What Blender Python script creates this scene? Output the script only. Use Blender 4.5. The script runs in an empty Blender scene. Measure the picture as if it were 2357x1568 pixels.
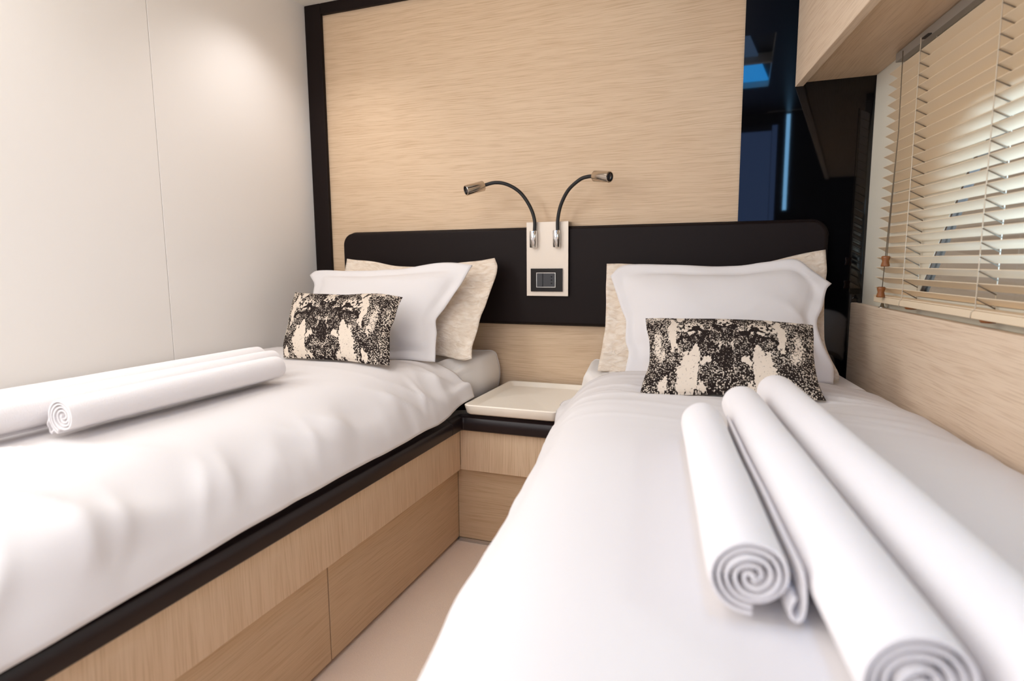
import bpy, math, random
from mathutils import Vector, Matrix, noise
PI = math.pi
H = 0.865            # eye height above the floor: heights below are given relative to the eye
sc = bpy.context.scene
COL = sc.collection
random.seed(4)

# ------------------------------------------------------------------ materials
def srgb(r, g, b):
    f = lambda c: (c/255/12.92) if c/255 <= 0.04045 else ((c/255+0.055)/1.055)**2.4
    return (f(r), f(g), f(b), 1.0)

def new_mat(name):
    m = bpy.data.materials.new(name); m.use_nodes = True
    nt = m.node_tree; b = nt.nodes['Principled BSDF']
    return m, nt, b

def plain(name, col, rough=0.5, metal=0.0, spec=0.5, bump=None, var=0.0):
    """Solid procedural material; bump = (scale, strength, distance)."""
    m, nt, b = new_mat(name)
    b.inputs['Base Color'].default_value = col
    b.inputs['Roughness'].default_value = rough
    b.inputs['Metallic'].default_value = metal
    b.inputs['Specular IOR Level'].default_value = spec
    if bump or var:
        tc = nt.nodes.new('ShaderNodeTexCoord')
        n = nt.nodes.new('ShaderNodeTexNoise'); n.inputs['Scale'].default_value = bump[0] if bump else 8
        n.inputs['Detail'].default_value = 4
        nt.links.new(tc.outputs['Object'], n.inputs['Vector'])
        if bump:
            bp = nt.nodes.new('ShaderNodeBump'); bp.inputs['Strength'].default_value = bump[1]
            bp.inputs['Distance'].default_value = bump[2]
            nt.links.new(n.outputs['Fac'], bp.inputs['Height'])
            nt.links.new(bp.outputs['Normal'], b.inputs['Normal'])
        if var:
            mx = nt.nodes.new('ShaderNodeMix'); mx.data_type = 'RGBA'
            mx.inputs['A'].default_value = tuple(c*(1-var) for c in col[:3])+(1,)
            mx.inputs['B'].default_value = tuple(min(1, c*(1+var)) for c in col[:3])+(1,)
            nt.links.new(n.outputs['Fac'], mx.inputs['Factor'])
            nt.links.new(mx.outputs['Result'], b.inputs['Base Color'])
    return m

def wood(name, ca, cb, cdark, rough=0.45):
    """Oak laminate: grain runs along UV u (metres)."""
    m, nt, b = new_mat(name); N = nt.nodes; L = nt.links
    uv = N.new('ShaderNodeUVMap')
    # slow warp that makes the grain wander and form cathedral loops
    mp0 = N.new('ShaderNodeMapping'); mp0.inputs['Scale'].default_value = (1.0, 5.0, 1)
    L.new(uv.outputs['UV'], mp0.inputs['Vector'])
    wn = N.new('ShaderNodeTexNoise'); wn.inputs['Scale'].default_value = 1.3; wn.inputs['Detail'].default_value = 2
    L.new(mp0.outputs['Vector'], wn.inputs['Vector'])
    add = N.new('ShaderNodeVectorMath'); add.operation = 'MULTIPLY_ADD'
    add.inputs[1].default_value = (0.0, 0.055, 0)
    L.new(wn.outputs['Color'], add.inputs[0]); L.new(uv.outputs['UV'], add.inputs[2])
    # fine fibres
    mp = N.new('ShaderNodeMapping'); mp.inputs['Scale'].default_value = (9, 330, 1)
    L.new(add.outputs['Vector'], mp.inputs['Vector'])
    n1 = N.new('ShaderNodeTexNoise'); n1.inputs['Scale'].default_value = 1; n1.inputs['Detail'].default_value = 3
    L.new(mp.outputs['Vector'], n1.inputs['Vector'])
    # broader growth rings
    mp2 = N.new('ShaderNodeMapping'); mp2.inputs['Scale'].default_value = (1.1, 75, 1)
    L.new(add.outputs['Vector'], mp2.inputs['Vector'])
    n2 = N.new('ShaderNodeTexNoise'); n2.inputs['Scale'].default_value = 1; n2.inputs['Detail'].default_value = 4
    L.new(mp2.outputs['Vector'], n2.inputs['Vector'])
    r1 = N.new('ShaderNodeValToRGB'); r1.color_ramp.elements[0].position = .36; r1.color_ramp.elements[0].color = cdark
    r1.color_ramp.elements[1].position = .52; r1.color_ramp.elements[1].color = ca
    L.new(n1.outputs['Fac'], r1.inputs['Fac'])
    r2 = N.new('ShaderNodeValToRGB'); r2.color_ramp.elements[0].position = .35; r2.color_ramp.elements[0].color = cb
    r2.color_ramp.elements[1].position = .62; r2.color_ramp.elements[1].color = ca
    L.new(n2.outputs['Fac'], r2.inputs['Fac'])
    mx = N.new('ShaderNodeMix'); mx.data_type = 'RGBA'; mx.inputs['Factor'].default_value = .5
    L.new(r1.outputs['Color'], mx.inputs['A']); L.new(r2.outputs['Color'], mx.inputs['B'])
    L.new(mx.outputs['Result'], b.inputs['Base Color'])
    b.inputs['Roughness'].default_value = rough
    b.inputs['Specular IOR Level'].default_value = .3
    bp = N.new('ShaderNodeBump'); bp.inputs['Strength'].default_value = .12; bp.inputs['Distance'].default_value = .001
    L.new(n1.outputs['Fac'], bp.inputs['Height']); L.new(bp.outputs['Normal'], b.inputs['Normal'])
    return m

def emit(name, col, strength):
    m, nt, b = new_mat(name)
    b.inputs['Base Color'].default_value = (0, 0, 0, 1)
    b.inputs['Emission Color'].default_value = col
    b.inputs['Emission Strength'].default_value = strength
    return m

SKYP = emit('skylight_daylight', (.03, .38, 1.0, 1), 11)
DOORGLOW = emit('door_glow', (.26, .45, 1.0, 1), 1.3)  # bluish daylight falling on the rear door, put in as glow
STRIPGLOW = emit('light_strip_glow', (.25, .6, 1.0, 1), 13)
SKYP2 = emit('skylight_shaded_daylight', (.3, .55, 1.0, 1), 1.6)
OAK = wood('pale_oak', srgb(217, 190, 159), srgb(205, 176, 144), srgb(188, 156, 122))
OAKL = wood('oak_lightened', srgb(233, 211, 186), srgb(222, 197, 170), srgb(203, 175, 146))  # paler oak, lightened further to make up for weak light on the right
OAKD = wood('oak_drawer', srgb(204, 177, 145), srgb(192, 164, 131), srgb(180, 150, 117))
CREAM = plain('cream_lacquer', srgb(236, 232, 227), .32, bump=(3, .02, .002))
VINYL = plain('cream_vinyl', srgb(222, 216, 200), .7, bump=(420, .15, .0006))
CEIL = plain('ceiling_vinyl', srgb(240, 234, 222), .6, bump=(60, .05, .001))
DARKLEATHER = plain('dark_brown_leather', srgb(27, 18, 16), .5, spec=.14, bump=(900, .12, .0003))
RAILLEATHER = plain('black_brown_vinyl', srgb(30, 20, 21), .36, spec=.35, bump=(300, .06, .0004))
LINEN = plain('white_cotton', srgb(224, 219, 217), .85, spec=.15, bump=(900, .08, .0004))
SHEET = plain('white_sheet', srgb(236, 230, 224), .85, spec=.15, bump=(500, .08, .0004))
TERRY = plain('white_terry', srgb(240, 235, 234), .95, spec=.05, bump=(700, .7, .0016))
CHROME = plain('brushed_chrome', srgb(205, 196, 186), .18, metal=1.0)
BRIGHT = plain('polished_chrome', srgb(235, 235, 235), .08, metal=1.0)
RUBBER = plain('black_rubber', srgb(26, 24, 23), .55, bump=(300, .05, .0004))
PLATE = plain('champagne_metal', srgb(226, 212, 196), .4, metal=.15)
GLOSSBLACK = plain('gloss_black_plastic', srgb(20, 15, 16), .12, spec=.5)
DARKGREY = plain('dark_grey_plastic', srgb(48, 47, 50), .45)
LENS = plain('lamp_lens', srgb(26, 28, 40), .12)
HOLE = plain('socket_hole', srgb(6, 6, 6), .8)
TRAY = plain('cream_tray', srgb(248, 238, 222), .42, bump=(40, .03, .001))
CARPET = plain('beige_carpet', srgb(248, 224, 202), 1.0, spec=.05, bump=(650, .5, .003), var=.1)
SLAT = plain('blind_slat', srgb(236, 216, 186), .42, bump=(20, .02, .001))
RAILGREY = plain('headrail_grey', srgb(150, 142, 132), .5)
CORD = plain('ladder_cord', srgb(214, 199, 176), .8)
DARKCORD = plain('lift_cord', srgb(112, 98, 80), .8)
KNOB = plain('varnished_wood_knob', srgb(140, 84, 40), .35, bump=(60, .1, .001), var=.15)
STUD = plain('nickel', srgb(200, 200, 200), .2, metal=1.0)
FRAME = plain('bronze_window_frame', srgb(84, 70, 58), .5)
BROWN = plain('brown_shade_cloth', srgb(172, 136, 108), .8)
DOORM = plain('door_lacquer', srgb(214, 216, 222), .4)

def glass_black():
    m, nt, b = new_mat('black_tinted_glass'); N = nt.nodes; L = nt.links
    b.inputs['Base Color'].default_value = srgb(8, 8, 10)
    b.inputs['Roughness'].default_value = .03
    b.inputs['IOR'].default_value = 1.52
    return m
BLACKGLASS = glass_black()

def window_glass():
    m, nt, b = new_mat('window_glass'); N = nt.nodes; L = nt.links
    out = N['Material Output']
    t = N.new('ShaderNodeBsdfTransparent'); t.inputs['Color'].default_value = (.93, .96, .97, 1)
    g = N.new('ShaderNodeBsdfGlossy'); g.inputs['Roughness'].default_value = .02
    mx = N.new('ShaderNodeMixShader'); mx.inputs['Fac'].default_value = .06
    L.new(t.outputs[0], mx.inputs[1]); L.new(g.outputs[0], mx.inputs[2]); L.new(mx.outputs[0], out.inputs['Surface'])
    return m
WGLASS = window_glass()

def quilt_mat():
    m, nt, b = new_mat('cream_quilted_cotton'); N = nt.nodes; L = nt.links
    uv = N.new('ShaderNodeUVMap')
    mp = N.new('ShaderNodeMapping'); mp.inputs['Scale'].default_value = (26, 60, 1)
    L.new(uv.outputs['UV'], mp.inputs['Vector'])
    n = N.new('ShaderNodeTexNoise'); n.inputs['Scale'].default_value = 1.2; n.inputs['Detail'].default_value = 5; n.inputs['Distortion'].default_value = 1.5
    L.new(mp.outputs['Vector'], n.inputs['Vector'])
    v = N.new('ShaderNodeTexVoronoi'); v.feature = 'DISTANCE_TO_EDGE'; v.inputs['Scale'].default_value = .9
    L.new(mp.outputs['Vector'], v.inputs['Vector'])
    md = N.new('ShaderNodeMath'); md.operation = 'MULTIPLY_ADD'; md.inputs[1].default_value = .6
    L.new(v.outputs['Distance'], md.inputs[0]); L.new(n.outputs['Fac'], md.inputs[2])
    r = N.new('ShaderNodeValToRGB'); r.color_ramp.elements[0].position = .3; r.color_ramp.elements[0].color = srgb(216, 196, 174)
    r.color_ramp.elements[1].position = .75; r.color_ramp.elements[1].color = srgb(236, 223, 207)
    L.new(md.outputs[0], r.inputs['Fac']); L.new(r.outputs['Color'], b.inputs['Base Color'])
    bp = N.new('ShaderNodeBump'); bp.inputs['Strength'].default_value = .75; bp.inputs['Distance'].default_value = .007
    L.new(md.outputs[0], bp.inputs['Height']); L.new(bp.outputs['Normal'], b.inputs['Normal'])
    b.inputs['Roughness'].default_value = .9; b.inputs['Specular IOR Level'].default_value = .1
    return m
QUILT = quilt_mat()

def lace_mat():
    """Cream canvas printed with a black lace damask: ink density is a colour attribute of the cloth."""
    m, nt, b = new_mat('black_lace_print'); N = nt.nodes; L = nt.links
    at = N.new('ShaderNodeAttribute'); at.attribute_name = 'ink'
    uv = N.new('ShaderNodeUVMap')
    mp = N.new('ShaderNodeMapping'); mp.inputs['Scale'].default_value = (1, 1, 1)
    L.new(uv.outputs['UV'], mp.inputs['Vector'])
    nz = N.new('ShaderNodeTexNoise'); nz.inputs['Scale'].default_value = 110; nz.inputs['Detail'].default_value = 2
    L.new(mp.outputs['Vector'], nz.inputs['Vector'])
    va = N.new('ShaderNodeVectorMath'); va.operation = 'MULTIPLY_ADD'; va.inputs[1].default_value = (.003, .003, 0)
    L.new(nz.outputs['Color'], va.inputs[0]); L.new(mp.outputs['Vector'], va.inputs[2])
    v = N.new('ShaderNodeTexVoronoi'); v.inputs['Scale'].default_value = 285; v.inputs['Randomness'].default_value = .75
    L.new(va.outputs['Vector'], v.inputs['Vector'])
    # cream dot where cell distance is below a radius that shrinks as the ink gets denser
    rad = N.new('ShaderNodeMapRange'); rad.inputs['From Min'].default_value = 0; rad.inputs['From Max'].default_value = 1
    rad.inputs['To Min'].default_value = .85; rad.inputs['To Max'].default_value = .03
    L.new(at.outputs['Fac'], rad.inputs['Value'])
    sub = N.new('ShaderNodeMath'); sub.operation = 'SUBTRACT'
    L.new(v.outputs['Distance'], sub.inputs[0]); L.new(rad.outputs['Result'], sub.inputs[1])
    st = N.new('ShaderNodeMapRange'); st.inputs['From Min'].default_value = -.08; st.inputs['From Max'].default_value = .08
    L.new(sub.outputs[0], st.inputs['Value'])
    mx = N.new('ShaderNodeMix'); mx.data_type = 'RGBA'
    mx.inputs['A'].default_value = srgb(218, 203, 186); mx.inputs['B'].default_value = srgb(40, 32, 29)
    L.new(st.outputs['Result'], mx.inputs['Factor']); L.new(mx.outputs['Result'], b.inputs['Base Color'])
    n2 = N.new('ShaderNodeTexNoise'); n2.inputs['Scale'].default_value = 900
    L.new(uv.outputs['UV'], n2.inputs['Vector'])
    bp = N.new('ShaderNodeBump'); bp.inputs['Strength'].default_value = .2; bp.inputs['Distance'].default_value = .001
    L.new(n2.outputs['Fac'], bp.inputs['Height']); L.new(bp.outputs['Normal'], b.inputs['Normal'])
    b.inputs['Roughness'].default_value = .9; b.inputs['Specular IOR Level'].default_value = .1
    return m
LACE = lace_mat()

# ------------------------------------------------------------------ mesh helpers
def empty(name, loc, label=None, cat=None, group=None):
    o = bpy.data.objects.new(name, None); COL.objects.link(o)
    o.empty_display_size = .05
    o.location = (loc[0], loc[1], loc[2]+H)
    tag(o, label, cat, group)
    return o

def tag(o, label=None, cat=None, group=None, kind=None):
    if label: o['label'] = label
    if cat: o['category'] = cat
    if group: o['group'] = group
    if kind: o['kind'] = kind
    return o

def root_loc(p):
    v = Vector((0, 0, 0))
    while p is not None:
        v += p.location; p = p.parent
    return v

def mk(name, V, F, mat, parent=None, smooth=False, bevel=0, grain=None, origin=None, seg=3, uvs=None, subsurf=0):
    """One mesh object from world points V (z relative to the eye)."""
    base = root_loc(parent) if parent else Vector((0, 0, 0))
    W = [Vector((v[0], v[1], v[2]+H)) for v in V]
    if parent is None:
        if origin is None:
            origin = (sum(v.x for v in W)/len(W), sum(v.y for v in W)/len(W), min(v.z for v in W))
        base = Vector(origin)
    me = bpy.data.meshes.new(name)
    me.from_pydata([tuple(v-base) for v in W], [], F)
    me.validate(); me.update()
    import bmesh
    bm = bmesh.new(); bm.from_mesh(me); bmesh.ops.recalc_face_normals(bm, faces=bm.faces); bm.to_mesh(me); bm.free()
    if grain is not None:
        g = Vector(grain).normalized(); lay = me.uv_layers.new(name='UVMap')
        for pl in me.polygons:
            n = pl.normal
            gg = g if abs(n.dot(g)) < .8 else (Vector((0, 0, 1)) if abs(n.z) < .8 else Vector((0, 1, 0)))
            w = n.cross(gg)
            w = w.normalized() if w.length > 1e-6 else Vector((1, 0, 0))
            for li in pl.loop_indices:
                c = me.vertices[me.loops[li].vertex_index].co + base
                lay.data[li].uv = (c.dot(gg), c.dot(w)+abs(n.x)*.37)
    elif uvs is not None:
        lay = me.uv_layers.new(name='UVMap')
        for l in me.loops: lay.data[l.index].uv = uvs[l.vertex_index]
    me.materials.append(mat)
    if smooth:
        for pl in me.polygons: pl.use_smooth = True
    o = bpy.data.objects.new(name, me); COL.objects.link(o)
    if parent is not None: o.parent = parent
    else: o.location = base
    if bevel:
        b = o.modifiers.new('bevel', 'BEVEL'); b.width = bevel; b.segments = seg; b.limit_method = 'ANGLE'; b.angle_limit = .6
        for pl in me.polygons: pl.use_smooth = True
        b.harden_normals = True
    if subsurf:
        s = o.modifiers.new('sub', 'SUBSURF'); s.levels = subsurf; s.render_levels = subsurf
    return o

class G:
    """Collects shapes for one mesh."""
    def __init__(s): s.V = []; s.F = []
    def add(s, V, F):
        k = len(s.V); s.V += [tuple(v) for v in V]; s.F += [tuple(i+k for i in f) for f in F]; return s
    def prism(s, plan, z0, z1):
        n = len(plan)
        V = [(x, y, z0) for x, y in plan]+[(x, y, z1) for x, y in plan]
        F = [tuple(range(n-1, -1, -1)), tuple(range(n, 2*n))]+[(i, (i+1) % n, n+(i+1) % n, n+i) for i in range(n)]
        return s.add(V, F)
    def box(s, x0, x1, y0, y1, z0, z1):
        return s.prism([(x0, y0), (x1, y0), (x1, y1), (x0, y1)], z0, z1)
    def tube(s, pts, r, n=12, caps=True):
        pts = [Vector(p) for p in pts]; rr = r if isinstance(r, (list, tuple)) else [r]*len(pts)
        V = []; F = []; up = None
        for i, p in enumerate(pts):
            d = (pts[min(i+1, len(pts)-1)]-pts[max(i-1, 0)]).normalized()
            if up is None:
                up = d.orthogonal().normalized()
            up = (up-d*up.dot(d)).normalized(); w = d.cross(up)
            for k in range(n):
                a = 2*PI*k/n; V.append(p+(up*math.cos(a)+w*math.sin(a))*rr[i])
        for i in range(len(pts)-1):
            for k in range(n):
                F.append((i*n+k, i*n+(k+1) % n, (i+1)*n+(k+1) % n, (i+1)*n+k))
        if caps:
            F.append(tuple(range(n-1, -1, -1))); F.append(tuple((len(pts)-1)*n+k for k in range(n)))
        return s.add(V, F)
    def lathe(s, prof, c, axis=(0, 0, 1), n=24):
        ax = Vector(axis).normalized(); u = ax.orthogonal().normalized(); w = ax.cross(u); c = Vector(c)
        V = []; F = []
        for (r, h) in prof:
            for k in range(n):
                a = 2*PI*k/n; V.append(c+ax*h+(u*math.cos(a)+w*math.sin(a))*max(r, 1e-4))
        m = len(prof)
        for i in range(m-1):
            for k in range(n):
                F.append((i*n+k, i*n+(k+1) % n, (i+1)*n+(k+1) % n, (i+1)*n+k))
        F.append(tuple(range(n-1, -1, -1))); F.append(tuple((m-1)*n+k for k in range(n)))
        return s.add(V, F)
    def rrect_plate(s, x0, x1, z0, z1, y0, y1, r, n=10):
        """Plate in the XZ plane with rounded corners, thickness y0..y1."""
        P = []
        for cx, cz, a0 in ((x1-r, z1-r, 0), (x0+r, z1-r, PI/2), (x0+r, z0+r, PI), (x1-r, z0+r, 1.5*PI)):
            for k in range(n+1):
                a = a0+PI/2*k/n; P.append((cx+r*math.cos(a), cz+r*math.sin(a)))
        m = len(P)
        V = [(x, y0, z) for x, z in P]+[(x, y1, z) for x, z in P]
        F = [tuple(range(m)), tuple(range(2*m-1, m-1, -1))]+[(i, (i+1) % m, m+(i+1) % m, m+i) for i in range(m)]
        return s.add(V, F)
    def build(s, name, mat, parent=None, **k): return mk(name, s.V, s.F, mat, parent, **k)

def catmull(P, n=8):
    P = [Vector(p) for p in P]; Q = [P[0]*2-P[1]]+P+[P[-1]*2-P[-2]]; out = []
    for i in range(1, len(Q)-2):
        a, b, c, d = Q[i-1:i+3]
        for k in range(n):
            t = k/n
            out.append(.5*((2*b)+(c-a)*t+(2*a-5*b+4*c-d)*t*t+(3*b-a-3*c+d)*t**3))
    out.append(P[-1]); return out

def nz(x, y, z=0.0): return noise.noise(Vector((x, y, z)))
def ss(a, b, x):
    t = max(0, min(1, (x-a)/(b-a))); return t*t*(3-2*t)

def crease(x, y, z=0):
    """soft ridged folds"""
    v = nz(x, y, z); return (1-min(1, abs(v)*2.6))**2

# ------------------------------------------------------------------ frames of reference
A = 0.14718                                   # the hull side runs 8.4 degrees off the bed axis
TD = Vector((math.sin(A), -math.cos(A), 0)); UD = Vector((-math.cos(A), -math.sin(A), 0))
def hull(x0, t, z=0.0):                       # point on the vertical plane parallel to the hull that meets the headwall at x0
    p = Vector((x0, 0, z))+TD*t; return (p.x, p.y, p.z)
def rb(u, t, z):                              # right berth: u from the side panel towards the aisle, t towards the foot
    p = Vector((.30, 0, z))+UD*u+TD*t; return (p.x, p.y, p.z)
def rs(u, t, z):                              # the same, but square to the headwall at the head end
    return (.30-u/math.cos(A)+TD.x*t, TD.y*t, z)
def hull_prism(g, xa, xb, t1, z0, z1, y0=0.0, t0=None):
    """Slab between the hull planes xa and xb, square against the headwall at y0 (or starting at t0)."""
    def st(x):
        t = (-y0)/math.cos(A) if t0 is None else t0
        q = hull(x, t); return (q[0], q[1])
    e = lambda x: hull(x, t1)[:2]
    return g.prism([st(xa), st(xb), e(xb), e(xa)], z0, z1)

ZF, ZC = -H, .965
XL = -1.58
YR = -2.45           # rear bulkhead

# ------------------------------------------------------------------ room shell
def structure(o): o['kind'] = 'structure'; return o
structure(G().box(-1.75, 1.0, YR-.1, .1, ZF-.05, ZF).build('floor', CARPET))
g = G()                                      # ceiling with an opening for the skylight
HX0, HX1 = -.06, .02
def ceil_piece(x0, x1, y0, y1): g.box(x0, x1, y0, y1, ZC, ZC+.05)
ceil_piece(-1.75, HX0, YR-.1, .1); ceil_piece(.10, 1.0, YR-.1, .1)
ceil_piece(HX0, .10, -.93, .1); ceil_piece(HX0, .10, YR-.1, -1.80); ceil_piece(HX0, .10, -1.37, -1.345)
structure(g.build('ceiling', CEIL))
structure(G().box(-1.75, .345, .004, .08, ZF-.05, ZC+.05).build('wall_back', OAK, grain=(1, 0, 0)))
g = G().box(XL-.06, XL, -.682, 0.06, ZF, ZC+.03).box(XL-.06, XL, YR, -.6838, ZF, ZC+.03).box(XL-.1, XL-.004, YR, 0.06, ZF, ZC+.03)
structure(g.build('wall_left', CREAM, bevel=.0012))
# rear bulkhead: dark panels, a door made to glow and a light strip
g = G().box(-1.75, -.14, YR-.08, YR, ZF, ZC+.03)
structure(g.build('wall_rear', CREAM))
g = G().box(.19, .235, YR-.08, YR, ZF, ZC+.03).box(.262, 1.0, YR-.08, YR, ZF, ZC+.03).box(-.14, .19, YR-.08, YR, .89, ZC+.03).box(.235, .262, YR-.08, YR, ZF, .33)
structure(g.build('wall_rear_dark', DARKLEATHER))
dr = structure(G().box(-.14, .19, YR-.05, YR-.020, ZF+.01, .89).build('door_1', DARKGREY))
G().box(-.13, .150, YR-.019, YR-.014, ZF+.05, .85).build('pane', DOORGLOW, dr)
G().box(.153, .185, YR-.019, YR-.014, ZF+.05, .885).build('pane', DOORGLOW, dr)
w3 = structure(G().box(.236, .261, YR-.05, YR-.04, .331, ZC).build('light_strip', DARKGREY))  # unseen light strip, built for its reflection in the black glass
G().box(.237, .260, YR-.03, YR-.025, .335, .95).build('pane', STRIPGLOW, w3)
# dark lacquered ceiling strip that carries the skylight
g = G().box(-.30, HX0-.001, YR+.002, -.003, ZC-.006, ZC-.001).box(.101, .118, YR+.002, -.003, ZC-.006, ZC-.001).box(HX0-.001, .101, -.925, -.003, ZC-.006, ZC-.001).box(HX0-.001, .101, YR+.002, -1.805, ZC-.006, ZC-.001)
g.prism([(.118, -.003), (.118, -2.4), (.118+2.4*.148, -2.4)], ZC-.006, ZC-.001)
structure(g.build('trim_2', RAILLEATHER))
# right (hull) wall with a window whose left edge slants
WPOLY = [(.36, -.085), (.50, .115), (.55, .19), (.64, .25), (1.75, .25), (1.75, -.085)]
def wall_right():
    g = G(); T0, T1 = 0.0, 2.65
    outer = [(T0, ZF), (T1, ZF), (T1, ZC+.03), (T0, ZC+.03)]
    # faces as quads between outline points and window polygon
    def pt(t, z, d): return hull(.33+d, t, z)
    def slab(poly):
        n = len(poly)
        V = [pt(t, z, 0) for t, z in poly]+[pt(t, z, .018) for t, z in poly]
        F = [tuple(range(n)), tuple(range(2*n-1, n-1, -1))]+[(i, (i+1) % n, n+(i+1) % n, n+i) for i in range(n)]
        g.add(V, F)
    slab([(T0, ZF), (T1, ZF), (T1, -.085), (T0, -.085)])
    slab([(T0, -.085), (.36, -.085), (.50, .115), (T0, .115)])
    slab([(T0, .115), (.50, .115), (.55, .19), (T0, .19)])
    slab([(T0, .19), (.55, .19), (.64, .25), (T0, .25)])
    slab([(T0, .25), (T1, .25), (T1, ZC+.03), (T0, ZC+.03)])
    slab([(1.75, -.085), (T1, -.085), (T1, .25), (1.75, .25)])
    return g.build('wall_right', VINYL)
structure(wall_right())
def window():
    n = len(WPOLY); c = (1.1, .085)
    g = G()
    inn = [(c[0]+(t-c[0])*.988, c[1]+(z-c[1])*.955) for t, z in WPOLY]
    V = [hull(.3315, t, z) for t, z in WPOLY]+[hull(.3315, t, z) for t, z in inn]+[hull(.3475, t, z) for t, z in WPOLY]+[hull(.3475, t, z) for t, z in inn]
    F = []
    for i in range(n):
        j = (i+1) % n
        F += [(i, j, n+j, n+i), (2*n+i, 3*n+i, 3*n+j, 2*n+j), (n+i, n+j, 3*n+j, 3*n+i), (i, 2*n+i, 2*n+j, j)]
    w = structure(g.add(V, F).build('window_1', FRAME))
    V = [hull(.338, t, z) for t, z in inn]+[hull(.342, t, z) for t, z in inn]
    F = [tuple(range(n)), tuple(range(2*n-1, n-1, -1))]+[(i, (i+1) % n, n+(i+1) % n, n+i) for i in range(n)]
    G().add(V, F).build('pane', WGLASS, w)
window()
# skylight hatch in the ceiling (seen only mirrored in the black glass)
sk = structure(G().box(HX0, .10, -1.80, -.93, ZC+.045, ZC+.06).build('window_2', DARKGREY))
hatch = G().prism([(HX0, -1.79), (.098, -1.79), (.04, -1.375), (HX0, -1.375)], ZC+.03, ZC+.04).build('pane', SKYP, sk)
G().prism([(HX0, -1.34), (.035, -1.34), (-.02, -.95), (HX0, -.95)], ZC+.03, ZC+.04).build('pane', SKYP2, sk)
# dark leather frame round the headwall
g = G().box(XL, -1.508, -.012, .004, ZF, ZC).box(-1.508, -.017, -.012, .004, .925, ZC)
structure(g.build('trim_1', DARKLEATHER, bevel=.003))

# black glass panel beside the oak headwall
o = G().box(-.017, .33, -.0015, .004, ZF, ZC).build('glass_panel', BLACKGLASS)
tag(o, 'tall glossy black glass panel between the oak headwall and the window wall', 'wall panel')

# ------------------------------------------------------------------ overhead cabinet
cab = empty('overhead_cabinet', hull(.20, 1.0, .498), 'pale oak overhead cabinet along the top of the window wall', 'cabinet')
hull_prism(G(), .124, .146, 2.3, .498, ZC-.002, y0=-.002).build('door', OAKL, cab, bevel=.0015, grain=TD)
hull_prism(G(), .148, .329, 2.3, .508, .530, y0=-.002).build('bottom_panel', OAK, cab, bevel=.0008, grain=TD)

# oak side panel below the window, with a ledge on top
sp = empty('side_panel', hull(.31, 1.0, ZF), 'pale oak side panel under the window blind along the right bed', 'wall panel')
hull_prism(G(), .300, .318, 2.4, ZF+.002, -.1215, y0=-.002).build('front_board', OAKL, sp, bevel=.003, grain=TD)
hull_prism(G(), .3185, .3295, 2.4, -.18, -.123, y0=-.002).build('ledge_top', VINYL, sp, bevel=.002)

# ------------------------------------------------------------------ venetian blind
bl = empty('venetian_blind', hull(.31, .9, -.108), 'cream wooden venetian blind with half open slats over the window', 'blind')
BT0, BT1 = .195, 1.85
def blind_box(xa, xb, z0, z1, t0=BT0, t1=BT1):
    return hull_prism(G(), xa, xb, t1, z0, z1, t0=t0)
blind_box(.308, .327, .484, .505).build('headrail', RAILGREY, bl, bevel=.001)
hull_prism(G(), .300, .3075, .392, .484, .4865, t0=.360).build('bracket', RUBBER, bl)
TILT = math.radians(30); SW = .0275; DIRN = Vector((math.cos(A), math.sin(A), 0))
def slat_mesh(zf):
    """Shallow curved slat, front edge at plane x .297 and height zf, rear edge lower."""
    g = G(); V = []; F = []; n = 6
    for t in (BT0, BT1):
        for side in (0, 1):
            for k in range(n+1):
                s = k/n
                x = s*SW*math.cos(TILT); z = -s*SW*math.sin(TILT)
                crown = .0008*math.sin(PI*s)+(.0013 if side else 0)
                p = Vector(hull(.2965, t, zf+z+crown))+DIRN*(x+crown*.5)
                V.append(p)
    m = n+1
    for k in range(n):
        F += [(k, k+1, 2*m+k+1, 2*m+k), (m+k, 3*m+k, 3*m+k+1, m+k+1)]
    F += [(0, 2*m, 3*m, m), (n, m+n, 3*m+n, 2*m+n)]
    for b in (0, 2*m): F += [(b+k, b+m+k, b+m+k+1, b+k+1) for k in range(n)]
    return g.add(V, F)
for i in range(22):
    slat_mesh(-.069+.0251*i).build('slat', SLAT, bl, smooth=False)
blind_box(.2955, .325, -.1075, -.092).build('bottom_rail', SLAT, bl, bevel=.002)
blind_box(.2950, .326, -.0915, -.089).build('bottom_slat', SLAT, bl, bevel=.0006)
for t in (.375, .695, 1.015, 1.335):
    g = G(); rg = G()
    g.tube([hull(.2945, t, .484), hull(.2945, t, -.088), hull(.2950, t-.014, -.096), hull(.2945, t-.015, -.108)], .0011, 6)
    g.tube([hull(.3235, t, .484), hull(.3235, t, -.09)], .0010, 6)
    for i in range(22):
        zf = -.069+.0251*i
        rg.tube([hull(.2945, t+.001, zf-.0022), hull(.3235, t+.001, zf-.0190)], .0012, 5)
    lc = g.build('ladder_cord', CORD, bl, smooth=True)
    rg.build('rungs', DARKCORD, lc, smooth=True)  # rungs darker than the cord: shade under the slats put into colour
    G().lathe([(.0005, 0), (.011, .0), (.013, .0035), (.013, .005), (.0005, .005)], hull(.310, t+.012, -.1125)).build('rail_plug', KNOB, bl, smooth=True)
kp = [(.009, -.013), (.0098, -.010), (.0072, 0), (.0092, .007), (.0095, .011), (.0075, .013)]
for (t, zk, ztop) in ((.284, -.003, .484), (.268, -.079, .484)):
    c = G().tube([hull(.2905, .29, ztop), hull(.2895, .30, .3), hull(.2890, t, zk+.008)], .0010, 6).build('lift_cord', DARKCORD, bl, smooth=True)
    k = G().lathe(kp, hull(.287, t, zk)).build('cord_knob', KNOB, bl, smooth=True)
    k['label'] = 'turned varnished wooden cord knob'
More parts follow.
